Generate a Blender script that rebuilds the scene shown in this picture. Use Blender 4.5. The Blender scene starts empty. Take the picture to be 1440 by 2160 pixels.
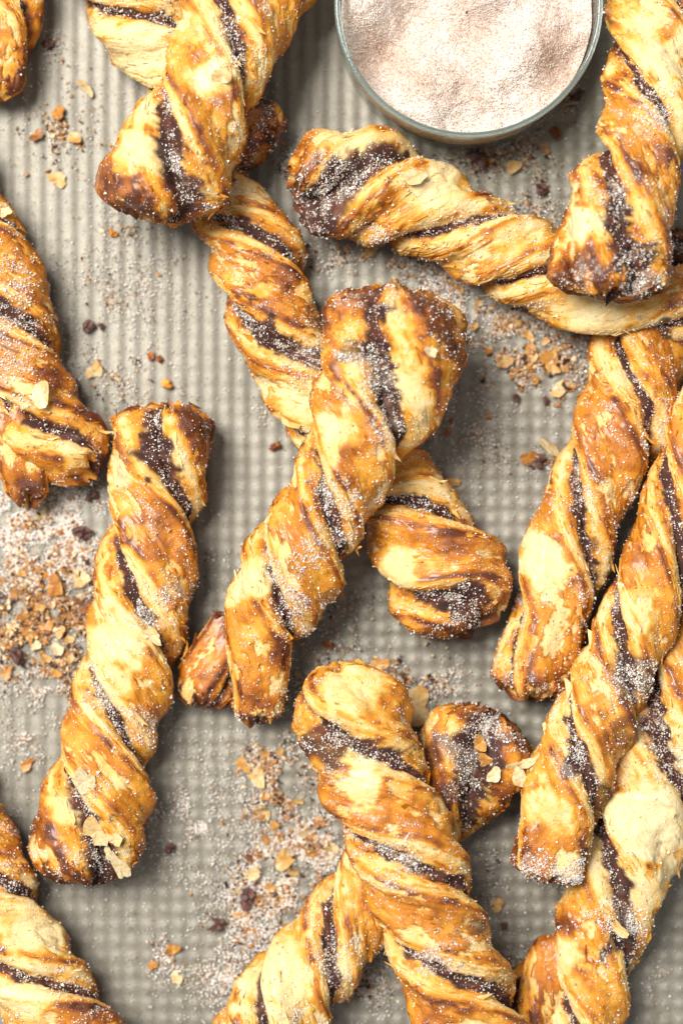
import bpy, math, random
import numpy as np
from mathutils import Vector
random.seed(7)
RNG = np.random.default_rng(7)

# ------------------------------------------------------------------ camera, light, exposure
S = 0.0002            # metres per photo pixel on the tray
HP = 4500.0           # camera height in the same pixel units (0.9 m)
scene = bpy.context.scene
col = scene.collection
cam_data = bpy.data.cameras.new("camera")
cam = bpy.data.objects.new("camera", cam_data)
col.objects.link(cam)
cam.location = (0, 0, HP * S)
cam.rotation_euler = (0, 0, 0)
cam_data.sensor_fit = 'VERTICAL'
cam_data.sensor_height = 36.0
cam_data.lens = 36.0 * HP / 2160.0
cam_data.clip_start = 0.01
cam_data.clip_end = 20.0
cam_data.dof.use_dof = True
cam_data.dof.focus_distance = (HP - 190) * S
cam_data.dof.aperture_fstop = 3.2
scene.camera = cam

world = bpy.data.worlds.new("World")
scene.world = world
world.use_nodes = True
bg = world.node_tree.nodes["Background"]
bg.inputs[0].default_value = (0.93, 0.96, 1.0, 1)
bg.inputs[1].default_value = 0.36

def area_light(name, loc, target, size, size_y, power, color):
    ld = bpy.data.lights.new(name, 'AREA')
    ld.shape = 'RECTANGLE'
    ld.size, ld.size_y = size, size_y
    ld.energy = power
    ld.color = color
    o = bpy.data.objects.new(name, ld)
    o.location = loc
    d = Vector(target) - Vector(loc)
    o.rotation_euler = d.to_track_quat('-Z', 'Y').to_euler()
    col.objects.link(o)
    return o
area_light("window_light", (-1.10, 0.85, 2.35), (0, 0, 0), 1.25, 1.25, 140.0, (1.0, 0.972, 0.925))

scene.view_settings.view_transform = 'Standard'
scene.view_settings.look = 'None'
scene.view_settings.exposure = 0.0
scene.view_settings.gamma = 1.0
scene.render.filter_size = 1.05
scene.cycles.max_bounces = 8
scene.cycles.transparent_max_bounces = 12

# ------------------------------------------------------------------ helpers
def W(px, py, z=0.0):
    """photo pixel seen at height z (pixel units) -> world metres"""
    k = (1 - np.asarray(z, float) / HP) * S
    return np.stack([(np.asarray(px, float) - 720) * k, (1080 - np.asarray(py, float)) * k,
                     np.asarray(z, float) * S + 0 * np.asarray(px, float)], -1)

def to_px(v):
    k = 1 / (S * (1 - v[..., 2] / (HP * S)))
    return v[..., 0] * k + 720, 1080 - v[..., 1] * k

def _hash(ix, iy, iz, seed):
    h = (ix.astype(np.uint32) * np.uint32(374761393) + iy.astype(np.uint32) * np.uint32(668265263)
         + iz.astype(np.uint32) * np.uint32(2147483647) + np.uint32((seed * 1013904223) & 0xffffffff))
    h = (h ^ (h >> np.uint32(13))) * np.uint32(1274126177)
    h = (h ^ (h >> np.uint32(16))) * np.uint32(2246822519)
    h = h ^ (h >> np.uint32(15))
    return h.astype(np.float32) / np.float32(4294967295.0)

def noise(x, y, z, seed=0):
    """value noise, about -1..1"""
    x, y, z = np.broadcast_arrays(np.asarray(x, np.float32), np.asarray(y, np.float32), np.asarray(z, np.float32))
    fx, fy, fz = np.floor(x), np.floor(y), np.floor(z)
    ux, uy, uz = x - fx, y - fy, z - fz
    ux, uy, uz = [u * u * u * (u * (u * 6 - 15) + 10) for u in (ux, uy, uz)]
    ix, iy, iz = fx.astype(np.int32), fy.astype(np.int32), fz.astype(np.int32)
    r = 0
    for a in (0, 1):
        wx = ux if a else 1 - ux
        for b in (0, 1):
            wy = uy if b else 1 - uy
            for c in (0, 1):
                wz = uz if c else 1 - uz
                r = r + wx * wy * wz * _hash(ix + a, iy + b, iz + c, seed)
    return r * 2 - 1

def fbm(x, y, z, seed=0, oct=3, gain=0.5):
    r, a, f, t = 0, 1.0, 1.0, 0
    for o in range(oct):
        r = r + a * noise(x * f, y * f, z * f, seed + 17 * o)
        t += a; a *= gain; f *= 2.03
    return r / t * 1.5

def sstep(x, a, b):
    t = np.clip((x - a) / (b - a), 0, 1)
    return t * t * (3 - 2 * t)

def mesh_obj(name, verts, faces, mat, parent=None, color=None, rough=None, smooth=True):
    """faces: (n,3) or (n,4) int array"""
    me = bpy.data.meshes.new(name)
    verts = np.ascontiguousarray(verts, np.float32)
    faces = np.ascontiguousarray(faces, np.int32)
    n, k = faces.shape
    me.vertices.add(len(verts)); me.vertices.foreach_set("co", verts.ravel())
    me.loops.add(n * k); me.loops.foreach_set("vertex_index", faces.ravel())
    me.polygons.add(n); me.polygons.foreach_set("loop_start", np.arange(0, n * k, k, dtype=np.int32))
    me.polygons.foreach_set("use_smooth", np.full(n, smooth, dtype=bool))
    me.update(calc_edges=True)
    if color is not None:
        c = np.ones((len(verts), 4), np.float32); c[:, :3] = color
        a = me.attributes.new("tint", 'FLOAT_COLOR', 'POINT'); a.data.foreach_set("color", c.ravel())
    if rough is not None:
        a = me.attributes.new("gloss", 'FLOAT', 'POINT'); a.data.foreach_set("value", np.asarray(rough, np.float32).ravel())
    me.validate()
    if mat: me.materials.append(mat)
    o = bpy.data.objects.new(name, me)
    col.objects.link(o)
    if parent is not None: o.parent = parent
    return o

def thing(name, label, cat, group=None, loc=(0, 0, 0)):
    o = bpy.data.objects.new(name, None)
    o.empty_display_size = 0.01
    o.location = loc
    col.objects.link(o)
    return tag(o, label, cat, group)

def tag(o, label=None, cat=None, group=None, kind=None):
    if label: o["label"] = label
    if cat: o["category"] = cat
    if group: o["group"] = group
    if kind: o["kind"] = kind
    return o

# ------------------------------------------------------------------ materials
def new_mat(name):
    m = bpy.data.materials.new(name); m.use_nodes = True
    nt = m.node_tree
    return m, nt, nt.nodes["Principled BSDF"]

def N(nt, typ, **kw):
    n = nt.nodes.new(typ)
    for k, v in kw.items():
        if k in n.inputs: n.inputs[k].default_value = v
        else: setattr(n, k, v)
    return n

def ramp(nt, fac, stops):
    r = nt.nodes.new("ShaderNodeValToRGB")
    e = r.color_ramp.elements
    while len(e) > 1: e.remove(e[-1])
    e[0].position = stops[0][0]; e[0].color = (*stops[0][1], 1)
    for p, c in stops[1:]:
        x = e.new(p); x.color = (*c, 1)
    nt.links.new(fac, r.inputs[0])
    return r.outputs[0]

def make_pastry_mat():
    m, nt, p = new_mat("baked_pastry")
    L = nt.links.new
    at = N(nt, "ShaderNodeAttribute", attribute_name="tint")
    gl = N(nt, "ShaderNodeAttribute", attribute_name="gloss")
    tc = N(nt, "ShaderNodeTexCoord")
    n1 = N(nt, "ShaderNodeTexNoise", Scale=1500.0, Detail=3.0, Roughness=0.65)
    n2 = N(nt, "ShaderNodeTexNoise", Scale=420.0, Detail=4.0, Roughness=0.6)
    for n in (n1, n2): L(tc.outputs["Object"], n.inputs["Vector"])
    v1 = ramp(nt, n1.outputs[0], [(0.28, (0.66, 0.56, 0.42)), (0.46, (0.97, 0.95, 0.92)), (0.72, (1.08, 1.08, 1.08))])
    v2 = ramp(nt, n2.outputs[0], [(0.30, (0.80, 0.72, 0.58)), (0.55, (1.0, 1.0, 1.0)), (0.75, (1.05, 1.05, 1.05))])
    mx = N(nt, "ShaderNodeMix", data_type='RGBA', blend_type='MULTIPLY'); mx.inputs[0].default_value = 0.40
    mx2 = N(nt, "ShaderNodeMix", data_type='RGBA', blend_type='MULTIPLY'); mx2.inputs[0].default_value = 0.55
    L(at.outputs["Color"], mx.inputs[6]); L(v1, mx.inputs[7])
    L(mx.outputs[2], mx2.inputs[6]); L(v2, mx2.inputs[7])
    L(mx2.outputs[2], p.inputs["Base Color"])
    mr = N(nt, "ShaderNodeMapRange"); mr.inputs[3].default_value = 0.78; mr.inputs[4].default_value = 0.30
    L(gl.outputs["Fac"], mr.inputs[0]); L(mr.outputs[0], p.inputs["Roughness"])
    p.inputs["Specular IOR Level"].default_value = 0.45
    ad = N(nt, "ShaderNodeMath", operation='ADD')
    L(n1.outputs[0], ad.inputs[0]); L(n2.outputs[0], ad.inputs[1])
    b = N(nt, "ShaderNodeBump", Strength=0.65, Distance=0.0007)
    L(ad.outputs[0], b.inputs["Height"]); L(b.outputs[0], p.inputs["Normal"])
    mc = N(nt, "ShaderNodeMath", operation='MULTIPLY'); mc.inputs[1].default_value = 0.55
    L(gl.outputs["Fac"], mc.inputs[0]); L(mc.outputs[0], p.inputs["Coat Weight"])
    p.inputs["Coat Roughness"].default_value = 0.22
    return m

def make_grain_mat():
    m, nt, p = new_mat("sugar_crystal")
    at = N(nt, "ShaderNodeAttribute", attribute_name="tint")
    nt.links.new(at.outputs["Color"], p.inputs["Base Color"])
    p.inputs["Roughness"].default_value = 0.28
    p.inputs["Specular IOR Level"].default_value = 0.6
    return m

def make_flake_mat():
    m, nt, p = new_mat("thin_pastry_flake")
    L = nt.links.new
    at = N(nt, "ShaderNodeAttribute", attribute_name="tint")
    tc = N(nt, "ShaderNodeTexCoord")
    n = N(nt, "ShaderNodeTexNoise", Scale=700.0, Detail=4.0, Roughness=0.6)
    L(tc.outputs["Object"], n.inputs["Vector"])
    v = ramp(nt, n.outputs[0], [(0.3, (0.62, 0.50, 0.36)), (0.5, (0.95, 0.93, 0.9)), (0.75, (1.15, 1.15, 1.15))])
    mx = N(nt, "ShaderNodeMix", data_type='RGBA', blend_type='MULTIPLY'); mx.inputs[0].default_value = 0.9
    L(at.outputs["Color"], mx.inputs[6]); L(v, mx.inputs[7]); L(mx.outputs[2], p.inputs["Base Color"])
    p.inputs["Roughness"].default_value = 0.45
    b = N(nt, "ShaderNodeBump", Strength=0.4, Distance=0.0004)
    L(n.outputs[0], b.inputs["Height"]); L(b.outputs[0], p.inputs["Normal"])
    return m

def make_tray_mat():
    m, nt, p = new_mat("worn_nonstick_metal")
    L = nt.links.new
    tc = N(nt, "ShaderNodeTexCoord")
    def nz(scale, det=3.0, rough=0.6):
        n = N(nt, "ShaderNodeTexNoise", Scale=scale, Detail=det, Roughness=rough)
        L(tc.outputs["Object"], n.inputs["Vector"]); return n
    fine, mid, big = nz(2600.0, 2.0), nz(190.0, 5.0, 0.65), nz(26.0, 3.0)
    c0 = ramp(nt, big.outputs[0], [(0.35, (0.240, 0.220, 0.176)), (0.65, (0.298, 0.274, 0.222))])
    c1 = ramp(nt, fine.outputs[0], [(0.30, (0.55, 0.52, 0.48)), (0.48, (0.95, 0.95, 0.95)), (0.70, (1.22, 1.23, 1.25))])
    c2 = ramp(nt, mid.outputs[0], [(0.28, (0.74, 0.68, 0.60)), (0.42, (0.97, 0.96, 0.95)), (0.72, (1.05, 1.055, 1.06))])
    a = N(nt, "ShaderNodeMix", data_type='RGBA', blend_type='MULTIPLY'); a.inputs[0].default_value = 1
    b = N(nt, "ShaderNodeMix", data_type='RGBA', blend_type='MULTIPLY'); b.inputs[0].default_value = 1
    L(c0, a.inputs[6]); L(c1, a.inputs[7]); L(a.outputs[2], b.inputs[6]); L(c2, b.inputs[7])
    L(b.outputs[2], p.inputs["Base Color"])
    p.inputs["Metallic"].default_value = 0.35
    r = N(nt, "ShaderNodeMapRange"); r.inputs[3].default_value = 0.36; r.inputs[4].default_value = 0.62
    L(mid.outputs[0], r.inputs[0]); L(r.outputs[0], p.inputs["Roughness"])
    bp = N(nt, "ShaderNodeBump", Strength=0.35, Distance=0.0003)
    L(fine.outputs[0], bp.inputs["Height"]); L(bp.outputs[0], p.inputs["Normal"])
    return m

def make_sugar_mat():
    m, nt, p = new_mat("cinnamon_sugar_heap")
    L = nt.links.new
    at = N(nt, "ShaderNodeAttribute", attribute_name="tint")
    tc = N(nt, "ShaderNodeTexCoord")
    n = N(nt, "ShaderNodeTexNoise", Scale=1300.0, Detail=2.0, Roughness=0.7)
    v = N(nt, "ShaderNodeTexVoronoi", Scale=1500.0)
    L(tc.outputs["Object"], n.inputs["Vector"]); L(tc.outputs["Object"], v.inputs["Vector"])
    k = ramp(nt, n.outputs[0], [(0.30, (0.62, 0.43, 0.33)), (0.42, (0.90, 0.83, 0.78)), (0.55, (1.0, 1.0, 1.0)), (0.8, (1.05, 1.06, 1.07))])
    sep = N(nt, "ShaderNodeSeparateColor"); L(v.outputs["Color"], sep.inputs[0])
    k2 = ramp(nt, sep.outputs[0], [(0.0, (0.72, 0.54, 0.42)), (0.14, (0.86, 0.76, 0.68)), (0.30, (0.98, 0.97, 0.96)), (1.0, (1.05, 1.05, 1.05))])
    a = N(nt, "ShaderNodeMix", data_type='RGBA', blend_type='MULTIPLY'); a.inputs[0].default_value = 1
    b = N(nt, "ShaderNodeMix", data_type='RGBA', blend_type='MULTIPLY'); b.inputs[0].default_value = 0.9
    L(at.outputs["Color"], a.inputs[6]); L(k, a.inputs[7]); L(a.outputs[2], b.inputs[6]); L(k2, b.inputs[7])
    L(b.outputs[2], p.inputs["Base Color"])
    p.inputs["Roughness"].default_value = 0.75
    bp = N(nt, "ShaderNodeBump", Strength=0.8, Distance=0.0006)
    L(v.outputs["Distance"], bp.inputs["Height"]); L(bp.outputs[0], p.inputs["Normal"])
    return m

def make_glass_mat(name, tint, rough=0.02):
    m = bpy.data.materials.new(name); m.use_nodes = True
    nt = m.node_tree; nt.nodes.clear(); L = nt.links.new
    out = N(nt, "ShaderNodeOutputMaterial")
    tr = N(nt, "ShaderNodeBsdfTransparent"); tr.inputs[0].default_value = (*tint, 1)
    gl = N(nt, "ShaderNodeBsdfGlossy"); gl.inputs["Roughness"].default_value = rough
    fr = N(nt, "ShaderNodeFresnel", IOR=1.5)
    mx = N(nt, "ShaderNodeMixShader")
    md = N(nt, "ShaderNodeMath", operation='MULTIPLY'); md.inputs[1].default_value = 0.30
    L(fr.outputs[0], md.inputs[0]); L(md.outputs[0], mx.inputs[0]); L(tr.outputs[0], mx.inputs[1]); L(gl.outputs[0], mx.inputs[2])
    L(mx.outputs[0], out.inputs[0])
    return m

def make_rim_mat():
    m, nt, p = new_mat("green_tinted_rim_glass")
    p.inputs["Base Color"].default_value = (0.36, 0.44, 0.41, 1)
    p.inputs["Roughness"].default_value = 0.06
    p.inputs["Transmission Weight"].default_value = 0.75
    p.inputs["IOR"].default_value = 1.5
    return m

PASTRY, GRAIN, FLAKE, TRAY = make_pastry_mat(), make_grain_mat(), make_flake_mat(), make_tray_mat()
SUGAR = make_sugar_mat()
GLASS, RIM = make_glass_mat("clear_glass_wall", (0.95, 0.97, 0.95)), make_rim_mat()

# ------------------------------------------------------------------ table and tray
def build_tray():
    x0, x1, y0, y1 = -190, 1630, -260, 2420
    step = 33.0 / 6
    xs = np.arange(x0, x1 + 1, step); ys = np.arange(y0, y1 + 1, step)
    X, Y = np.meshgrid(xs, ys)
    def pad(t, sharp):
        c = 0.5 + 0.5 * np.cos(2 * np.pi * t / 33.0)
        return sstep(c, 0.5 - sharp, 0.5 + sharp)
    wx = X + 1.2 * noise(X / 300, Y / 300, 0, 3)
    wy = Y + 1.2 * noise(X / 300, Y / 300, 5, 4)
    mixh = 0.22 + 0.72 * sstep(X + 0.30 * Y, 550, 1300)       # the cross ribs are worn shallower on the left
    h = 2.1 * pad(wx - 18, 0.46) * (1 - 0.75 * mixh * (1 - pad(wy - 8, 0.46))) - 0.9 * mixh * (1 - pad(wy - 8, 0.46))
    h = h + 1.2 * noise(X / 420, Y / 420, 1, 8)
    Z = (h - 4.4)
    V = np.stack([(X - 720) * S, (1080 - Y) * S, Z * S], -1).reshape(-1, 3)
    ny, nx = X.shape
    i = np.arange(ny - 1)[:, None] * nx + np.arange(nx - 1)[None, :]
    F = np.stack([i, i + nx, i + nx + 1, i + 1], -1).reshape(-1, 4)
    root = thing("baking_tray", "grey beige ribbed nonstick baking tray lying under all the pastry twists", "baking tray")
    mesh_obj("tray_base", V, F, TRAY, root)
    # rolled rim round the outside
    cx, cy = (x0 + x1) / 2, (y0 + y1) / 2
    prof = [(0, -3), (14, 8), (34, 55), (40, 66), (52, 70), (60, 64), (58, 54), (48, 52), (38, 40), (20, -8), (0, -9)]
    pts = []
    hx, hy = (x1 - x0) / 2, (y1 - y0) / 2
    corner = 24
    loop = []
    for q, (sx, sy) in enumerate(((1, 1), (-1, 1), (-1, -1), (1, -1))):
        for t in range(9):
            a = math.pi / 2 * (q + t / 8)
            loop.append((sx * (hx - corner) , sy * (hy - corner), math.cos(a), math.sin(a)))
    vs = []
    for (bx, by, ca, sa) in loop:
        for (o, z) in prof:
            vs.append(((cx + bx + (corner + o) * ca - 720) * S, (1080 - cy + by + (corner + o) * sa) * S, z * S))
    n, k = len(loop), len(prof)
    fs = [(a * k + b, ((a + 1) % n) * k + b, ((a + 1) % n) * k + b + 1, a * k + b + 1) for a in range(n) for b in range(k - 1)]
    mesh_obj("tray_rim", np.array(vs), np.array(fs), TRAY, root)
    m, nt, p = new_mat("pale_stone_table")
    tc = N(nt, "ShaderNodeTexCoord"); n1 = N(nt, "ShaderNodeTexNoise", Scale=18.0, Detail=6.0)
    nt.links.new(tc.outputs["Object"], n1.inputs["Vector"])
    nt.links.new(ramp(nt, n1.outputs[0], [(0.3, (0.42, 0.40, 0.37)), (0.7, (0.58, 0.56, 0.53))]), p.inputs["Base Color"])
    q = 1.2
    o = mesh_obj("table_top", np.array([(-q, -q, -0.004), (q, -q, -0.004), (q, q, -0.004), (-q, q, -0.004)]), np.array([(0, 1, 2, 3)]), m)
    tag(o, kind="structure")
build_tray()

# ------------------------------------------------------------------ pastry twists
BR = np.array([0.0, 0.22, 0.42, 0.62, 0.82, 1.0])
BC = np.array([(0.90, 0.76, 0.45), (0.87, 0.60, 0.230), (0.79, 0.370, 0.034), (0.58, 0.190, 0.007), (0.30, 0.078, 0.005), (0.120, 0.028, 0.006)])
def bake(b):
    b = np.clip(b, 0, 1)
    return np.stack([np.interp(b, BR, BC[:, k]) for k in range(3)], -1)

def smooth1(a, w):
    if w < 2: return a
    k = np.hanning(w + 2)[1:-1]; k /= k.sum()
    n = len(k) // 2
    pre = a[0] + (a[0] - a[1]) * np.arange(n, 0, -1)
    post = a[-1] + (a[-1] - a[-2]) * np.arange(1, len(k) - n)
    return np.convolve(np.concatenate([pre, a, post]), k, 'valid')

ALL_TOP = []      # surface samples for dropping crumbs and flakes

def tube(ctrl, seed, tone=0.0, spots=(), nth=190, step=4.2, caps=(0.55, 0.55), flat=0.80, rag=16, notch=0.30):
    """ctrl rows: px, py, halfwidth, z, phase, seam width -> dict of grids"""
    tone = 1.5 * tone
    c = np.array(ctrl, float)
    P = W(c[:, 0], c[:, 1], c[:, 3]) / S
    hw = 0.965 * c[:, 2] * (1 - c[:, 3] / HP)
    seg = np.r_[0, np.cumsum(np.linalg.norm(np.diff(P, axis=0), axis=1))]
    Ltot = seg[-1]
    n = max(40, int(Ltot / step))
    s0 = np.linspace(0, Ltot, n)
    win = int(90 / (Ltot / n))
    f = lambda a: smooth1(np.interp(s0, seg, a), win)
    X, Y, Z, R = f(P[:, 0]), f(P[:, 1]), f(P[:, 2]), f(hw)
    PH, SW = f(c[:, 4]), f(c[:, 5])
    A = np.stack([X, Y, Z], -1)
    T = np.gradient(A, axis=0); T /= np.linalg.norm(T, axis=1)[:, None]
    Lv = np.cross([0, 0, 1.0], T); Lv /= np.linalg.norm(Lv, axis=1)[:, None]
    U = np.cross(T, Lv)
    # caps
    cs = np.ones(n)
    c0, c1 = caps[0] * R[0], caps[1] * R[-1]
    pw = 2.4
    # refine sampling near the ends so that the caps are smooth
    sl = [s0]
    if c0 > 0: sl.append(c0 * (1 - np.cos(np.linspace(0, np.pi / 2, 14))))
    if c1 > 0: sl.append(Ltot - c1 * (1 - np.cos(np.linspace(0, np.pi / 2, 14))))
    s = np.unique(np.round(np.concatenate(sl), 3))
    ip = lambda a: np.interp(s, s0, a) if a.ndim == 1 else np.stack([np.interp(s, s0, a[:, k]) for k in range(a.shape[1])], -1)
    A, T, Lv, U, R, PH, SW = ip(A), ip(T), ip(Lv), ip(U), ip(R), ip(PH), ip(SW)
    n = len(s)
    cs = np.ones(n)
    if c0 > 0:
        t = np.clip(1 - s / c0, 0, 1); cs *= np.clip(1 - t ** pw, 1e-5, 1) ** (1 / pw)
    if c1 > 0:
        t = np.clip(1 - (Ltot - s) / c1, 0, 1); cs *= np.clip(1 - t ** pw, 1e-5, 1) ** (1 / pw)
    cs = np.maximum(cs, 0.015)
    th = np.arange(nth) / nth * 2 * np.pi
    SS, TH = np.meshgrid(s, th, indexing='ij')
    ct, st = np.cos(TH), np.sin(TH)
    d = np.abs(np.arcsin(np.clip(np.sin(TH), -1, 1)))           # 0 at seam .. pi/2 at the middle of a face
    lobe = (st > 0).astype(float)
    q = seed * 13.7
    Rg = R[:, None]; SWg = SW[:, None]
    # end distance
    dend = np.minimum(SS if caps[0] > 0 else 1e9, (Ltot - SS) if caps[1] > 0 else 1e9)
    endw = np.exp(-np.maximum(dend, 0) / 45.0)
    d = d + 0.09 * fbm(SS / 55, ct * 1.5, st * 1.5 + q, seed + 1) * sstep(d, 0.0, 0.4)
    phi = TH + math.pi / 2 - math.pi * PH[:, None]
    cp, sp = np.cos(phi), np.sin(phi)
    V0 = A[:, None, :] + (Rg * cs[:, None] * cp)[..., None] * Lv[:, None, :] + (Rg * cs[:, None] * sp * flat)[..., None] * U[:, None, :]
    px, py = to_px(V0 * S)
    wob = 1 + 0.55 * fbm(px / 26, py / 26, seed, seed + 26, 3)
    cream = np.zeros_like(SS)
    for (k, x, y, rad, amt) in spots:
        if k == 'w': cream = np.maximum(cream, amt * sstep(np.hypot(px - x, py - y) * wob / rad, 1.15, 0.60) * (sp > 0))
    calm = 1 - 0.72 * cream
    Q = V0 / 10.0 + q
    fq = lambda lam, sd, o=3, g=0.5: fbm(Q[..., 0] * 10 / lam, Q[..., 1] * 10 / lam, Q[..., 2] * 10 / lam, seed + sd, o, g)
    # --- radius
    big = fbm(SS / 150 + q, lobe * 9.1, 0.3, seed + 2, 2)
    med = 0.5 * fbm(SS / 62, ct * 1.3 + q, st * 1.3, seed + 3, 3) + 0.6 * fq(58, 43, 3)
    wrk = calm * fbm(SS / 48 + 0.25 * ct, ct * 3.4 + q, st * 3.4, seed + 4, 3)
    fin = calm * fbm(SS / 16, ct * 5.5, st * 5.5 + q, seed + 5, 2)
    vfin = calm * noise(SS / 6.0, ct * 15 + q, st * 15, seed + 15)
    r = 1.03 - 0.075 * np.cos(4 * TH)
    nd = 1.12 * notch * (1 + 0.35 * endw + 1.0 * sstep(SWg, 0.19, 0.34)) * (0.85 + 0.4 * fbm(SS / 80 + q, lobe * 3, 2.2, seed + 6, 2))
    r = r - nd * np.exp(-(d / (0.22 + 0.55 * SWg)) ** 2)
    r = r + (0.07 + 0.10 * fbm(SS / 22, ct * 2, st * 2 + q, seed + 7, 2)) * np.exp(-(d / (0.7 * SWg + 0.04)) ** 2)
    side = sstep(d, 0.18, 0.32) * (1 - sstep(d, 0.66, 0.86))
    lamc = d * 13.0 + 0.9 * fbm(SS / 85, lobe * 5 + q, st * 2, seed + 8, 3) + 0.35 * fin
    fr = lamc - np.floor(lamc)
    saw = 1 - fr                                                   # stepped sheets
    rid = np.abs(fr * 2 - 1)
    lammod = 0.55 * calm + 0.9 * np.clip(fbm(SS / 45, ct * 3, st * 3 + q, seed + 9, 2), -0.4, 1)
    r = r + 0.085 * side * (saw - 0.5) * lammod
    face = sstep(d, 0.62, 0.86)
    bub = np.clip(fq(24, 16, 2), -0.25, 1)
    r = r + 0.085 * big + 0.075 * med + face * (0.026 * wrk + 0.030 * bub) + (1 - face) * 0.018 * wrk + 0.012 * fin + 0.007 * vfin
    # lifted / lost top sheets
    fl = 0.45 * fbm(SS / 60 + q, ct * 2.6, st * 2.6, seed + 10, 3, 0.6) + 0.7 * fq(50, 50, 4, 0.6) + 0.12 * vfin
    M = face * sstep(fl, 0.16, 0.26)
    M2 = face * sstep(fl, -0.40, -0.33) 
    r = r - 0.050 * M + 0.026 * M2
    # cracks along the face
    crack = np.abs(fq(70, 51, 3))
    ck = np.exp(-(crack / 0.035) ** 2) * sstep(noise(SS / 70, ct + q, st, seed + 12), 0.0, 0.5) * (0.3 + 0.7 * face)
    r = r - 0.035 * ck
    # --- positions
    rr = r * (Rg * cs[:, None])
    ragv = rag * fbm(ct * 2.2 + q, st * 2.2, 0.0, seed + 13, 3)
    raga = np.zeros_like(SS)
    if caps[0] > 0: raga -= np.exp(-SS / 25.0) * ragv
    if caps[1] > 0: raga += np.exp(-(Ltot - SS) / 25.0) * ragv
    # cut end face: sheets stand out unevenly
    capw = 1 - cs[:, None]
    sheet = fbm(rr * st / 5.5 + q, rr * ct / 40, 0.0, seed + 14, 2)
    raga = raga + 8.0 * sstep(capw, 0.05, 0.4) * sheet
    V = (A[:, None, :] + (rr * cp)[..., None] * Lv[:, None, :] + (rr * sp * flat)[..., None] * U[:, None, :]
         + raga[..., None] * T[:, None, :])
    V[..., 2] = np.where(V[..., 2] < 4, 1.0 + np.clip(V[..., 2] - 1.0, -60, 3) * 0.02 + 0.5 * (V[..., 2] > 1), V[..., 2])
    V[..., 2] = np.maximum(V[..., 2], 0.2)
    # --- normals
    dS = np.gradient(V, axis=0); dT = np.roll(V, -1, 1) - np.roll(V, 1, 1)
    Nn = np.cross(dT, dS); Nn /= np.linalg.norm(Nn, axis=-1)[..., None] + 1e-9
    out = (V - A[:, None, :])
    sg = np.sign((Nn * out).sum(-1).mean()); Nn *= sg
    # --- colour
    px, py = to_px(V * S)
    nA = 0.30 * fbm(SS / 58 + q, ct * 1.6, st * 1.6, seed + 20, 3, 0.55) + 0.80 * fq(60, 60, 4, 0.58)
    stk = fbm(SS / 60, ct * 5.5 + q, st * 5.5, seed + 21, 3)
    b_face = 0.46 + 0.23 * nA + 0.04 * stk + 0.16 * bub + 0.20 * med + tone
    b_face = np.where(b_face > 0.52, 0.52 + (b_face - 0.52) * 0.38, b_face)
    pit = sstep(noise(SS / 11, d * 13 + q, lobe * 7, seed + 30), 0.45, 0.8) * side
    b_side = 0.16 + 0.11 * stk + 0.16 * nA + 0.6 * tone + 0.24 * sstep(rid, 0.55, 1.0) * lammod + 0.26 * pit
    b = b_side * (1 - face) + b_face * face
    corner = np.exp(-((d - 0.76) / 0.13) ** 2)
    b = b + corner * (0.34 + 0.26 * fq(42, 66, 3))
    b = b + 0.30 * sstep(capw, 0.05, 0.4) * sheet
    b = b + endw * (0.26 + 0.34 * fq(28, 67, 3))
    b = b + 0.46 * np.exp(-((d - 1.6 * SWg) / (0.10 + 0.25 * SWg)) ** 2) * (0.5 + 0.6 * fbm(SS / 40, ct * 2 + q, st * 2, seed + 24, 2))
    under = sstep(-sp, -0.22, 0.6)
    b = b + under * (0.44 + 0.28 * nA)
    # blisters baked darker on their tops
    b = b + face * 0.16 * sstep(fq(30, 65, 2), 0.50, 1.0)
    b = np.where(face > 0, b * (1 - M * 0.72) + M * 0.02, b)
    b = b + face * 0.22 * np.exp(-((fl - 0.20) / 0.05) ** 2) * calm
    b = b + 0.16 * ck + 0.05 * vfin * (1 - face)
    sug = np.zeros_like(b); dk = np.zeros_like(b)
    up = sstep(Nn[..., 2], -0.1, 0.3)
    b = b * (1 - cream) + (0.05 + 0.10 * np.clip(nA, 0, 1)) * cream
    for (k, x, y, rad, amt) in spots:
        g = sstep(np.hypot(px - x, py - y) * wob / rad, 1.15, 0.55) * up
        if k == 'b': b = b + sstep(np.hypot(px - x, py - y) * (0.6 + 0.4 * wob) / rad, 1.35, 0.25) * up * amt * (0.78 + 0.45 * fq(22, 68, 3))
        elif k == 'd': dk = np.maximum(dk, g * amt)
        elif k == 's': sug = np.maximum(sug, g * amt)
    C = bake(b)
    # filling
    sn = d + SWg * (0.75 * fbm(SS / 17, ct * 3.5 + q, st * 3.5, seed + 27, 3, 0.7) + 0.35 * fbm(SS / 70, lobe * 4 + q, 0.0, seed + 31, 2))
    fill = 1 - sstep(sn, SWg * 1.10, SWg * 1.75)
    fill = np.maximum(fill, sstep(capw, 0.15, 0.4) * (1 - sstep(np.abs(rr * st) / Rg, 0.07, 0.14)))
    fill = np.maximum(fill, dk * sstep(dk + 0.25 * fin, 0.25, 0.85))
    lump = 0.5 + 0.5 * fbm(SS / 12, ct * 6, st * 6 + q, seed + 28, 2)
    lump2 = 0.5 + 0.5 * fbm(SS / 30, ct * 3, st * 3 + q, seed + 32, 2)
    FC = np.stack([0.040 + 0.12 * lump * lump2, 0.012 + 0.034 * lump * lump2, 0.008 + 0.016 * lump * lump2], -1)
    C = C * (1 - fill[..., None]) + FC * fill[..., None]
    # thin dusting of the finest sugar
    dust = sstep(fbm(SS / 42, ct * 2.2 + q, st * 2.2, seed + 29, 4, 0.6) + 0.55 * sug + 0.12 * np.exp(-(d / 0.3) ** 2) + 0.3 * vfin, 0.42, 0.95) * up * (1 - 0.8 * cream)
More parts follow.
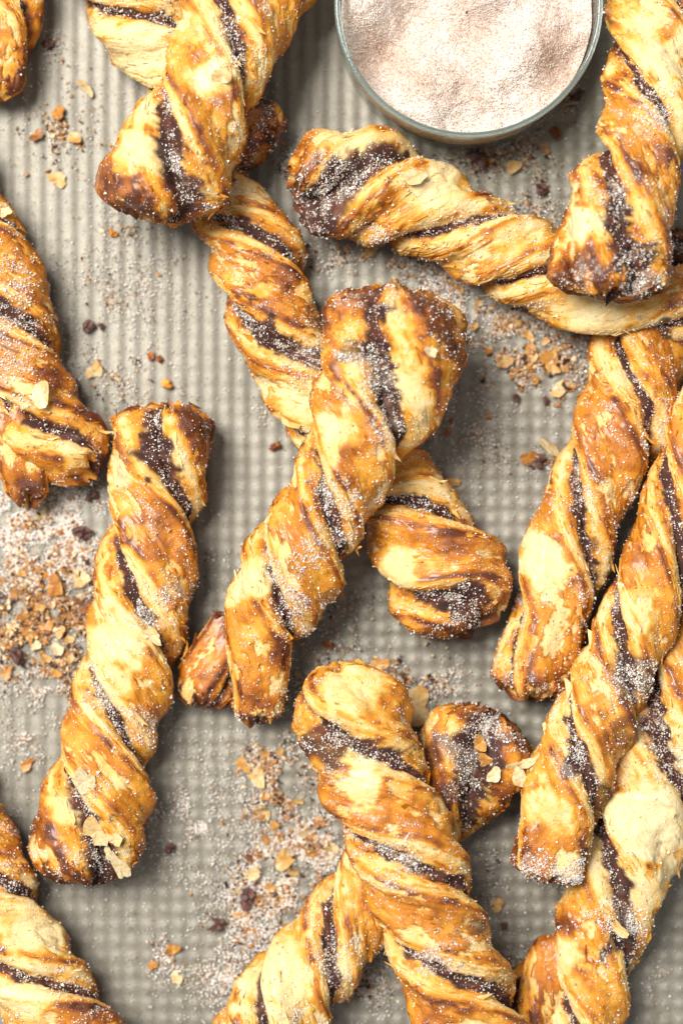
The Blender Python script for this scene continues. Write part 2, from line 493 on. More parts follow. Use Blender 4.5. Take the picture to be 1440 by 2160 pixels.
    DC = np.array([0.80, 0.68, 0.58])
    C = C * (1 - 0.20 * dust[..., None]) + DC * 0.20 * dust[..., None]
    gloss = np.clip(face * (1 - M) * (0.55 + 0.4 * nA) + 0.5 * sstep(b, 0.5, 0.85), 0, 1) * (1 - 0.85 * fill) * (1 - 0.7 * dust)
    clump = 0.15 + 1.2 * sstep(fbm(SS / 24, ct * 4, st * 4 + q, seed + 33, 3, 0.6), -0.15, 0.5)
    return dict(clump=clump, cream=cream, V=V, C=C, G=gloss, N=Nn, d=d, TH=TH, s=s, face=face, dust=dust, sug=sug, fill=fill, R=R, L=Ltot, lam=side, SS=SS)

def grid_faces(n, m, js):
    """quads of columns js (wrapping) of an n x m grid"""
    i = np.arange(n - 1)[:, None]
    j = np.asarray(js)[None, :]
    j2 = (j + 1) % m
    return np.stack([i * m + j, i * m + j2, (i + 1) * m + j2, (i + 1) * m + j], -1).reshape(-1, 4)

def sub_mesh(name, g, js, parent):
    n, m = g["TH"].shape
    F = grid_faces(n, m, js)
    used, inv = np.unique(F, return_inverse=True)
    F = inv.reshape(F.shape)
    return mesh_obj(name, g["V"].reshape(-1, 3)[used] * S, F, PASTRY, parent,
                    g["C"].reshape(-1, 3)[used], g["G"].ravel()[used])

TET = np.array([(1, 1, 1), (1, -1, -1), (-1, 1, -1), (-1, -1, 1)], float) * 0.75
TETF = np.array([(0, 1, 2), (0, 3, 1), (0, 2, 3), (1, 3, 2)])
OCT = np.array([(1, 0, 0), (-1, 0, 0), (0, 1, 0), (0, -1, 0), (0, 0, 1), (0, 0, -1)], float)
OCTF = np.array([(0, 2, 4), (2, 1, 4), (1, 3, 4), (3, 0, 4), (2, 0, 5), (1, 2, 5), (3, 1, 5), (0, 3, 5)])

def rand_rot(n, rng):
    q = rng.normal(size=(n, 4)); q /= np.linalg.norm(q, axis=1)[:, None]
    w, x, y, z = q.T
    return np.stack([np.stack([1 - 2 * (y * y + z * z), 2 * (x * y - z * w), 2 * (x * z + y * w)], -1),
                     np.stack([2 * (x * y + z * w), 1 - 2 * (x * x + z * z), 2 * (y * z - x * w)], -1),
                     np.stack([2 * (x * z - y * w), 2 * (y * z + x * w), 1 - 2 * (x * x + y * y)], -1)], 1)

def chips(pos, size, colr, rng, base=TET, bf=TETF, squash=None):
    """many small solids: returns verts, faces, colours (pixel units)"""
    n = len(pos)
    Rm = rand_rot(n, rng)
    shp = base[None] * rng.uniform(0.6, 1.25, size=(n, len(base), 3))
    if squash is not None: shp = shp * squash[:, None, :]
    v = np.einsum('nij,nkj->nki', Rm, shp) * size[:, None, None] + pos[:, None, :]
    f = (bf[None] + (np.arange(n) * len(base))[:, None, None]).reshape(-1, 3)
    c = np.repeat(colr, len(base), 0)
    return v.reshape(-1, 3), f, c

def grain_colours(n, rng, brown=0.22):
    c = np.empty((n, 3)); c[:] = (0.87, 0.83, 0.77)
    c *= rng.uniform(0.85, 1.05, size=(n, 1))
    t = rng.random(n) < brown
    c[t] = np.array((0.66, 0.42, 0.22)) * rng.uniform(0.5, 1.15, size=(t.sum(), 1))
    return c

def sugar_part(gs, count, seed, root, amount=1.0):
    rng = np.random.default_rng(seed + 500)
    P, Nn, Wt = [], [], []
    for g in gs:
        w = (0.07 + 0.42 * np.exp(-(g["d"] / 0.32) ** 2) * g["clump"] + 0.9 * g["dust"] + 1.5 * g["sug"] * g["clump"]) * (1 - 0.85 * g["cream"])
        w = w * np.clip(0.15 + g["N"][..., 2], 0.05, 1)
        w = w * g["R"][:, None]
        P.append(g["V"].reshape(-1, 3)); Nn.append(g["N"].reshape(-1, 3)); Wt.append(w.ravel())
    P, Nn, Wt = np.concatenate(P), np.concatenate(Nn), np.concatenate(Wt)
    idx = rng.choice(len(P), size=int(count * amount), p=Wt / Wt.sum())
    sz = rng.gamma(2.6, 0.28, size=len(idx)) + 0.6
    pos = P[idx] + Nn[idx] * (sz * 0.45)[:, None] + rng.normal(size=(len(idx), 3)) * 1.5
    pos[:, 2] = np.maximum(pos[:, 2], 1.0)
    v, f, c = chips(pos, sz, grain_colours(len(idx), rng), rng)
    o = mesh_obj("sugar_coating", v * S, f, GRAIN, root, c, smooth=False)
    tag(o, kind="stuff")

def flake_geo(pos, nrm, size, rng, curl=0.3, k=9, tang=None, asp=1.0):
    """a bent ragged sheet with thickness, pixel units -> verts, quads/tri faces"""
    nrm = nrm / np.linalg.norm(nrm)
    t = np.cross(nrm, rng.normal(size=3)) if tang is None else tang - nrm * (tang @ nrm)
    t = t / np.linalg.norm(t); b = np.cross(nrm, t)
    ang = np.sort(rng.uniform(0, 2 * np.pi, k)) if k < 8 else (np.arange(k) + rng.uniform(-0.35, 0.35, k)) / k * 2 * np.pi
    a0 = rng.uniform(0, 6.28, 3)
    rad = size * (0.88 + 0.16 * np.cos(2 * ang + a0[0]) + 0.13 * np.cos(3 * ang + a0[1]) + 0.08 * np.cos(5 * ang + a0[2]) + rng.uniform(-0.10, 0.10, k)) if k >= 8 else size * rng.uniform(0.62, 1.15, k)
    x, y = rad * np.cos(ang) * asp, rad * np.sin(ang) / asp
    ca = rng.uniform(0, np.pi)
    u = x * np.cos(ca) + y * np.sin(ca)
    h = curl * u * u / size + rng.uniform(-0.06, 0.06, k) * size
    thick = max(0.8, 0.05 * size)
    top = pos + x[:, None] * t + y[:, None] * b + (h + thick)[:, None] * nrm
    bot = top - nrm * thick * 1.2
    ctr = pos + nrm * thick; cb = ctr - nrm * thick
    V = np.concatenate([top, bot, ctr[None], cb[None]])
    F = []
    for i in range(k):
        j = (i + 1) % k
        F += [(i, j, 2 * k), (k + j, k + i, 2 * k + 1), (i, k + i, k + j), (i, k + j, j)]
    return V, np.array(F)

def peeling(gs, count, seed, root, tone):
    """loose lifted sheet edges that bristle on the cut sides of the pastry"""
    rng = np.random.default_rng(seed + 900)
    Vs, Fs, Cs, off = [], [], [], 0
    for g in gs:
        w = (0.15 + 1.4 * g["lam"] + 0.25 * g["face"]) * np.clip(0.25 + g["N"][..., 2], 0.03, 1)
        w = w * (1 - g["fill"])
        w = w.ravel() / w.sum()
        m = int(count * g["L"] / 1000)
        idx = rng.choice(w.size, size=m, p=w)
        n, mm = g["TH"].shape
        dS = np.gradient(g["V"], axis=0).reshape(-1, 3)
        for i in idx:
            nn = g["N"].reshape(-1, 3)[i]; tt = dS[i] / (np.linalg.norm(dS[i]) + 1e-9)
            side_dir = np.cross(nn, tt)
            nr = nn + side_dir * rng.uniform(-0.9, 0.9) + tt * rng.uniform(-0.3, 0.3)
            sz = 3.0 + rng.gamma(2.0, 1.8)
            V, F = flake_geo(g["V"].reshape(-1, 3)[i] - nn * sz * 0.12, nr, sz, rng, 0.25, 6, tt, rng.uniform(1.4, 3.4) ** 0.75)
            Vs.append(V); Fs.append(F + off); off += len(V)
            Cs.append(np.repeat(g["C"].reshape(-1, 3)[i][None] * rng.uniform(0.85, 1.08), len(V), 0))
    if not Vs: return
    o = mesh_obj("peeling_flakes", np.concatenate(Vs) * S, np.concatenate(Fs), FLAKE, root, np.concatenate(Cs), smooth=False)
    tag(o, kind="stuff")

TOPV = []
def twist(label, ctrl, seed, tone=0.0, spots=(), caps=(0.55, 0.55), prongs=(), sugar=8200, flat=0.80, notch=0.30, rag=16):
    c0 = np.array(ctrl, float)
    mid = c0[len(c0) // 2]
    root = thing("pastry_twist", label, "pastry twist", "cinnamon pastry twists on the baking tray")
    # pieces are built in world coordinates: the Empty stays at the base and the parts are offset back
    base = W(mid[0], mid[1], 0.0)
    root.location = tuple(base)
    g = tube(ctrl, seed, tone, spots, caps=caps, flat=flat, notch=notch, rag=rag)
    gs = [g]
    m = g["TH"].shape[1]
    jj = np.arange(m); ang = (jj + 0.5) / m * 2 * np.pi
    dd = np.abs(np.arcsin(np.sin(ang)))
    lim = 0.17
    kids0 = set(bpy.data.objects)
    sub_mesh("pastry_layer", g, jj[(dd >= lim) & (np.sin(ang) > 0)], root)
    sub_mesh("pastry_layer", g, jj[(dd >= lim) & (np.sin(ang) < 0)], root)
    sub_mesh("cinnamon_filling", g, jj[dd < lim], root)
    for (pc, ps, pt) in prongs:
        gp = tube(pc, ps, pt, spots, nth=110, caps=(0.3, 0.6), flat=flat, rag=rag)
        sub_mesh("split_end", gp, np.arange(110), root)
        gs.append(gp)
    sugar_part(gs, sugar * g["L"] / 1000, seed, root)
    peeling(gs, 210, seed, root, tone)
    for o in root.children:
        o.location = (-base[0], -base[1], -base[2])
    for gg in gs:
        TOPV.append(gg["V"].reshape(-1, 3)[gg["N"].reshape(-1, 3)[:, 2] > 0.15])
    return root

D = 0.14   # usual seam width
# (photo x, photo y, half width, height of the axis, phase in half turns: whole number = filling faces up, seam width)
twist("browned pastry twist cut off by the photo's top left corner, blunt lower end showing",
      [(30, -140, 75, 68, -0.6, D), (18, -40, 78, 68, 0.05, D), (8, 50, 80, 68, 0.42, D), (-18, 130, 80, 66, 0.62, D), (-35, 200, 75, 64, 0.75, D)],
      1, 0.06, [('b', 75, 40, 45, 0.45), ('b', 40, 170, 55, 0.4), ('b', 70, 120, 40, 0.4)], sugar=3500)

twist("pale twist lying underneath the thick top left twist, browned right end poking out",
      [(170, -160, 88, 70, -0.3, D), (235, -60, 92, 70, 0.35, D), (303, 45, 95, 70, 1.0, 0.17), (372, 140, 92, 68, 1.5, D), (450, 220, 85, 66, 2.1, D), (520, 272, 82, 66, 2.5, D), (572, 302, 74, 66, 2.7, D)],
      2, -0.06, [('b', 545, 290, 85, 0.42), ('d', 550, 205, 28, 1.0), ('w', 290, 110, 70, 0.8), ('b', 520, 335, 45, 0.3)])

twist("thick twist resting across another at the top left, its blunt end burnt brown",
      [(600, -150, 105, 120, -0.35, D), (545, -40, 112, 150, 0.45, D), (485, 80, 112, 185, 1.0, 0.17), (440, 185, 100, 205, 1.45, D), (382, 300, 122, 200, 1.95, 0.20), (350, 395, 136, 185, 2.14, 0.22), (346, 462, 124, 178, 2.20, 0.16)],
      3, 0.0, [('b', 232, 370, 40, 0.4), ('b', 296, 425, 34, 0.5), ('b', 262, 455, 46, 0.3), ('w', 440, 170, 40, 0.9), ('w', 300, 320, 45, 0.8), ('w', 400, 60, 40, 0.5),
               ('b', 420, 110, 34, 0.25), ('b', 450, 205, 36, 0.22), ('d', 395, 395, 38, 1.0), ('b', 400, 460, 50, 0.5), ('s', 490, 90, 55, 0.7), ('s', 350, 210, 30, 0.7), ('s', 395, 330, 35, 0.4)],
      caps=(0.5, 0.42), notch=0.34)

twist("long twist crossing beneath the middle one, with a rounded lower right end",
      [(450, 380, 60, 48, 0.45, D), (520, 488, 92, 66, 1.0, 0.20), (556, 600, 98, 74, 1.5, D), (596, 735, 95, 74, 2.0, 0.24), (660, 850, 88, 70, 2.5, D), (745, 950, 84, 66, 3.0, D), (846, 1048, 90, 70, 3.98, D), (892, 1134, 104, 78, 4.33, D), (928, 1196, 116, 80, 4.60, D), (958, 1250, 128, 82, 4.97, 0.20), (996, 1318, 116, 80, 5.12, 0.20)],
      4, 0.03, [('b', 560, 560, 60, 0.12), ('b', 640, 590, 60, 0.3), ('b', 540, 640, 60, 0.3), ('b', 880, 1130, 60, 0.22), ('b', 960, 1150, 40, 0.4), ('d', 990, 1262, 46, 1.0), ('w', 850, 1190, 45, 0.8), ('w', 620, 850, 50, 0.6),
                ('b', 1010, 1350, 60, 0.4), ('b', 930, 1375, 60, 0.45), ('d', 560, 700, 30, 1.0), ('b', 500, 760, 40, 0.3), ('s', 640, 770, 40, 0.6), ('s', 960, 1250, 30, 0.8)], caps=(0.5, 0.55))

twist("broad twist below the glass dish, its open left end full of dark filling",
      [(625, 398, 96, 85, 0.72, 0.34), (690, 390, 124, 96, 0.88, 0.42), (775, 390, 118, 98, 1.10, 0.22), (870, 424, 98, 92, 1.52, D), (968, 480, 90, 88, 2.0, 0.16), (1062, 528, 95, 92, 2.5, D), (1145, 578, 88, 98, 3.0, D), (1235, 632, 74, 106, 3.4, D), (1330, 648, 74, 112, 3.58, D), (1440, 640, 76, 112, 3.75, D), (1540, 620, 76, 100, 4.3, D)],
      5, -0.05, [('d', 680, 440, 85, 1.0), ('b', 760, 460, 50, 0.25), ('b', 830, 450, 60, 0.22), ('w', 920, 400, 75, 0.85), ('w', 730, 290, 60, 0.6), ('b', 1020, 395, 28, 0.35), ('s', 700, 390, 60, 0.8), ('s', 800, 500, 30, 0.6), ('b', 640, 330, 45, 0.25),
                 ('w', 1250, 690, 90, 0.7), ('d', 1390, 712, 40, 0.9), ('b', 880, 515, 40, 0.3)], caps=(0.6, 0.5))

twist("top right twist leaning on another, blunt end half glossy brown, half dark filling",
      [(1400, -150, 100, 110, -0.6, D), (1386, -10, 104, 130, 0.0, 0.17), (1374, 110, 100, 165, 0.55, D), (1366, 232, 94, 205, 1.0, 0.17), (1348, 335, 88, 235, 1.5, D), (1304, 445, 116, 255, 1.97, 0.18), (1282, 545, 118, 252, 2.16, 0.24), (1276, 625, 108, 246, 2.22, 0.22)],
      6, 0.03, [('b', 1290, 70, 50, 0.3), ('b', 1300, 170, 22, 0.5), ('w', 1400, 130, 50, 0.9), ('w', 1340, 60, 60, 0.5), ('b', 1335, 390, 70, 0.22), ('b', 1232, 575, 58, 0.42), ('b', 1195, 600, 40, 0.3), ('w', 1220, 470, 48, 1.0), ('d', 1345, 560, 48, 1.0), ('d', 1370, 600, 40, 0.8), ('b', 1250, 650, 40, 0.3),
                ('s', 1370, 240, 50, 0.8), ('s', 1280, 400, 30, 0.6), ('s', 1345, 570, 45, 0.55), ('b', 1390, 340, 45, 0.3)], caps=(0.5, 0.36), notch=0.34)

twist("twist on the left edge whose lower end has split into two ragged flaps",
      [(-140, 290, 85, 72, 0.4, D), (-88, 425, 90, 74, 1.0, 0.18), (-26, 535, 94, 76, 1.5, D), (10, 648, 102, 80, 2.0, 0.20), (36, 775, 94, 78, 2.5, D), (82, 880, 98, 80, 2.92, 0.16), (146, 942, 86, 74, 3.15, D), (192, 988, 64, 62, 3.3, D)],
      7, 0.05, [('s', 30, 620, 55, 1.0), ('s', 20, 730, 60, 0.7), ('b', 110, 800, 40, 0.5), ('b', 60, 540, 50, 0.3), ('w', 170, 960, 50, 0.6), ('b', 185, 870, 30, 0.35), ('b', 60, 1030, 30, 0.35), ('s', 15, 560, 40, 0.6)], rag=30,
      prongs=[([(14, 850, 44, 95, 0.5, 0.1), (36, 925, 54, 92, 0.5, 0.08), (54, 990, 57, 76, 0.5, 0.06), (60, 1048, 48, 60, 0.5, 0.06)], 31, 0.10)])

twist("twist on the left lying clear on the tray, pale flakes near its lower end",
      [(352, 862, 104, 84, 0.86, 0.14), (350, 915, 116, 86, 0.92, 0.20), (340, 985, 108, 84, 1.03, 0.22), (325, 1095, 90, 78, 1.5, D), (298, 1275, 98, 78, 2.0, 0.16), (276, 1390, 98, 78, 2.5, D), (246, 1510, 99, 78, 3.0, 0.19), (222, 1600, 96, 80, 3.5, D), (195, 1710, 114, 84, 4.0, 0.22), (182, 1790, 120, 84, 4.15, 0.22), (186, 1850, 108, 82, 4.2, 0.18)],
      8, 0.02, [('b', 420, 880, 55, 0.62), ('b', 445, 940, 40, 0.4), ('b', 260, 870, 35, 0.1), ('d', 330, 965, 44, 1.0), ('w', 260, 1010, 30, 0.9), ('w', 250, 1350, 70, 0.75), ('w', 240, 1440, 50, 0.7), ('b', 320, 1120, 60, 0.2), ('b', 260, 1140, 26, 0.4), ('b', 370, 1170, 45, 0.25),
               ('b', 225, 1590, 55, 0.2), ('b', 100, 1740, 60, 0.25), ('w', 140, 1720, 30, 0.8), ('b', 105, 1860, 50, 0.6), ('b', 190, 1880, 60, 0.6), ('d', 225, 1820, 55, 1.0), ('s', 190, 1660, 40, 0.9), ('s', 200, 1470, 50, 0.9), ('s', 290, 1530, 45, 0.8), ('s', 330, 1290, 60, 0.8), ('s', 370, 1240, 40, 0.5), ('b', 450, 900, 30, 0.4)],
      caps=(0.42, 0.5), notch=0.34)

twist("twist cut off by the lower left corner, pale golden with thin dark seams",
      [(-130, 1640, 88, 74, 0.2, D), (-85, 1735, 92, 76, 0.62, D), (-35, 1828, 94, 76, 1.0, 0.17), (-5, 1920, 95, 76, 1.45, D), (68, 2052, 98, 78, 2.0, 0.13), (130, 2150, 98, 78, 2.5, D), (210, 2260, 96, 76, 3.0, D)],
      9, -0.02, [('w', 60, 1960, 70, 0.7), ('b', 10, 1930, 30, 0.2), ('b', 215, 2140, 60, 0.45), ('b', 140, 2120, 40, 0.2), ('w', 60, 2110, 60, 0.6), ('b', 20, 1800, 50, 0.15)])

twist("brown twist end peeking out at the lower right behind the tall pale twist",
      [(1195, 1985, 54, 46, 0.2, D), (1140, 2080, 66, 52, 0.6, D), (1095, 2180, 72, 56, 0.9, D), (1055, 2290, 72, 56, 1.4, D)],
      10, 0.10, [('b', 1110, 2120, 50, 0.2)], sugar=3000)

twist("dark browned twist end at the right edge tucked below the glossy brown end",
      [(1402, 520, 40, 50, 1.2, 0.3), (1440, 535, 46, 50, 1.1, 0.3), (1500, 555, 50, 50, 1.4, D), (1570, 580, 50, 50, 1.8, D)],
      11, 0.25, [('d', 1430, 540, 40, 1.0), ('b', 1430, 500, 50, 0.4)], sugar=3000)

twist("twist at the lower right with a large smooth creamy face and wide dark seam",
      [(1500, 1290, 95, 72, 0.0, D), (1440, 1440, 108, 76, 0.65, D), (1388, 1575, 108, 76, 1.0, 0.24), (1345, 1710, 106, 76, 1.52, D), (1298, 1850, 104, 78, 2.0, 0.20), (1268, 1960, 98, 74, 2.25, 0.18), (1246, 2060, 82, 70, 2.5, D), (1230, 2170, 76, 68, 2.9, D), (1215, 2290, 76, 68, 3.4, D)],
      12, -0.04, [('w', 1370, 1740, 95, 1.0), ('w', 1350, 1880, 60, 0.8), ('b', 1350, 1600, 45, 0.15), ('b', 1420, 1470, 45, 0.3), ('b', 1190, 1950, 30, 0.35), ('w', 1190, 2010, 35, 0.7), ('b', 1240, 2040, 40, 0.3), ('b', 1370, 1990, 40, 0.3), ('d', 1310, 1980, 45, 1.0), ('s', 1310, 1940, 60, 0.8), ('s', 1400, 1600, 60, 0.5)])

twist("twist passing beneath the lower middle one, curled dark upper end with golden flakes on it",
      [(500, 2290, 105, 74, 0.3, D), (565, 2165, 106, 76, 1.0, 0.16), (625, 2072, 102, 76, 1.5, D), (695, 1985, 95, 74, 2.0, 0.20), (765, 1895, 88, 70, 2.5, D), (835, 1810, 84, 66, 3.0, D), (905, 1728, 86, 66, 3.55, D), (958, 1655, 104, 74, 3.86, 0.30), (1008, 1580, 126, 84, 4.04, 0.28), (1046, 1515, 106, 80, 4.10, 0.24)],
      13, -0.03, [('w', 590, 2050, 90, 0.8), ('b', 655, 2010, 28, 0.3), ('b', 790, 1900, 36, 0.35), ('d', 1010, 1560, 62, 1.0), ('d', 975, 1660, 42, 0.9), ('d', 920, 1590, 40, 0.7), ('b', 920, 1680, 70, 0.3), ('b', 1080, 1600, 60, 0.22), ('b', 1060, 1700, 50, 0.25), ('s', 700, 2020, 60, 0.9), ('s', 600, 2110, 60, 0.8), ('s', 1010, 1540, 70, 0.6), ('s', 980, 1650, 40, 0.6), ('b', 980, 1500, 50, 0.3)])

twist("golden twist on the right with a flared lower end, starting under the broad twist",
      [(1375, 600, 80, 40, 0.3, D), (1352, 690, 90, 52, 0.62, D), (1335, 780, 98, 64, 0.86, 0.12), (1314, 880, 102, 78, 1.2, 0.08), (1268, 995, 88, 80, 1.62, D), (1218, 1095, 90, 80, 2.0, 0.18), (1186, 1205, 88, 78, 2.35, D), (1156, 1310, 82, 76, 2.6, D), (1126, 1405, 92, 74, 2.68, 0.10), (1114, 1465, 88, 72, 2.72, 0.10)],
      14, 0.04, [('b', 1390, 800, 60, 0.3), ('b', 1290, 960, 80, 0.18), ('w', 1150, 1180, 50, 0.9), ('b', 1370, 960, 20, 0.4), ('b', 1210, 1220, 22, 0.5), ('b', 1050, 1440, 40, 0.35), ('b', 1120, 1450, 30, 0.1), ('d', 1250, 1150, 24, 0.8), ('s', 1250, 1040, 40, 0.5), ('b', 1190, 1420, 30, 0.25), ('w', 1310, 790, 30, 0.7), ('b', 1260, 830, 30, 0.1)], caps=(0.5, 0.4), rag=22)

twist("sugar crusted twist along the right edge with a square cut corrugated lower end",
      [(1560, 740, 80, 120, -0.2, D), (1488, 930, 88, 130, 0.4, D), (1418, 1125, 80, 140, 1.0, 0.18), (1364, 1260, 75, 145, 1.5, D), (1310, 1388, 80, 150, 2.0, 0.24), (1266, 1490, 85, 152, 2.5, 0.12), (1222, 1596, 88, 150, 3.0, 0.22), (1188, 1690, 85, 146, 3.38, 0.16), (1164, 1780, 82, 142, 3.5, D), (1148, 1848, 80, 140, 3.55, D)],
      15, 0.02, [('w', 1340, 1290, 50, 0.5), ('b', 1330, 1160, 45, 0.2), ('d', 1340, 1420, 55, 0.85), ('b', 1350, 1500, 50, 0.4), ('d', 1325, 1530, 45, 0.7), ('b', 1290, 1560, 30, 0.4), ('d', 1215, 1608, 36, 1.0), ('d', 1262, 1690, 36, 0.8), ('d', 1235, 1800, 26, 0.8), ('s', 1200, 1840, 50, 0.9), ('s', 1330, 1440, 60, 0.8), ('s', 1200, 1590, 40, 0.8), ('s', 1120, 1820, 40, 0.8), ('w', 1150, 1700, 45, 0.6), ('b', 1130, 1730, 40, 0.12)], caps=(0.5, 0.3), rag=12)

twist("golden lower middle twist lying over another, pale flaking top end and three dark seams",
      [(718, 1402, 90, 150, 0.44, D), (730, 1475, 120, 165, 0.62, 0.17), (756, 1575, 112, 180, 1.0, 0.24), (812, 1692, 110, 195, 1.5, D), (862, 1805, 105, 200, 2.0, 0.17), (903, 1920, 106, 190, 2.5, D), (946, 2037, 110, 175, 3.0, 0.17), (992, 2150, 106, 160, 3.5, D), (1040, 2280, 102, 140, 4.0, D)],
      16, 0.0, [('w', 740, 1450, 80, 0.65), ('w', 760, 1660, 48, 1.0), ('b', 800, 1500, 40, 0.15), ('b', 700, 1420, 40, 0.0), ('b', 850, 1700, 70, 0.2), ('b', 740, 1710, 50, 0.22), ('b', 900, 1900, 80, 0.16), ('b', 940, 2130, 60, 0.25), ('d', 690, 1570, 60, 0.9), ('s', 700, 1570, 60, 0.7), ('s', 840, 1800, 60, 0.8), ('s', 920, 2030, 50, 0.7), ('b', 640, 1590, 30, 0.3), ('b', 690, 1660, 30, 0.3), ('d', 1000, 1960, 25, 0.7)], caps=(0.7, 0.5))

twist("topmost middle twist with a wide sugared upper end and a split lower end",
      [(838, 612, 128, 208, 0.80, 0.10), (832, 670, 142, 212, 0.84, 0.12), (822, 750, 150, 212, 0.92, 0.15), (798, 832, 138, 212, 1.03, 0.17), (762, 915, 112, 210, 1.40, D), (692, 1055, 96, 185, 2.0, 0.20), (645, 1145, 104, 160, 2.5, D), (594, 1237, 102, 132, 3.0, 0.18), (556, 1325, 78, 108, 3.42, D), (545, 1440, 62, 84, 3.56, D), (540, 1515, 54, 72, 3.6, D)],
      17, 0.03, [('b', 915, 665, 62, 0.50), ('b', 930, 770, 60, 0.42), ('b', 890, 620, 40, 0.3), ('b', 965, 720, 40, 0.3), ('b', 760, 600, 60, 0.45), ('b', 715, 660, 40, 0.3), ('d', 745, 735, 32, 0.8), ('d', 790, 660, 26, 1.0), ('d', 790, 735, 40, 1.0), ('w', 740, 690, 22, 0.5), ('w', 850, 830, 50, 0.8), ('w', 860, 680, 24, 0.6), ('b', 715, 820, 40, 0.15), ('w', 720, 910, 40, 0.6), ('b', 740, 950, 45, 0.2), ('b', 670, 1080, 40, 0.15), ('w', 520, 1230, 50, 0.7), ('b', 590, 1370, 40, 0.5), ('b', 530, 1300, 20, 0.1), ('b', 520, 1170, 40, 0.2), ('b', 545, 1470, 26, 0.4),
               ('s', 800, 820, 52, 1.0), ('s', 815, 900, 42, 1.0), ('s', 790, 760, 45, 0.8), ('s', 700, 1060, 50, 1.0), ('s', 730, 1110, 40, 0.9), ('s', 600, 1200, 50, 0.9), ('s', 620, 1270, 45, 0.9), ('s', 660, 1160, 45, 0.6), ('s', 940, 730, 40, 0.3)],
      sugar=11500, caps=(0.42, 0.5), notch=0.34,
      prongs=[([(488, 1300, 40, 70, 0.5, 0.1), (458, 1380, 60, 64, 0.4, 0.08), (436, 1440, 64, 58, 0.3, 0.08), (430, 1482, 56, 54, 0.3, 0.08)], 41, 0.22)])

# ------------------------------------------------------------------ height map of the twists, to rest crumbs and flakes on
TV = np.concatenate(TOPV)
CELL = 5.0
gx = ((TV[:, 0] + 1200) / CELL).astype(int); gy = ((TV[:, 1] + 1800) / CELL).astype(int)
HM = np.zeros((520, 760), np.float32)
ok = (gx >= 0) & (gx < 520) & (gy >= 0) & (gy < 760)
np.maximum.at(HM, (gx[ok], gy[ok]), TV[ok, 2])
def height_at(px, py):
    """surface height (pixel units) under photo pixel"""
    z = 150.0
    for _ in range(6):
        w = W(px, py, z) / S
        i, j = int((w[0] + 1200) / CELL), int((w[1] + 1800) / CELL)
        if not (1 <= i < 519 and 1 <= j < 759): return 0.0
        zn = float(HM[i - 1:i + 2, j - 1:j + 2].max())
        z = 0.5 * z + 0.5 * zn
    return zn

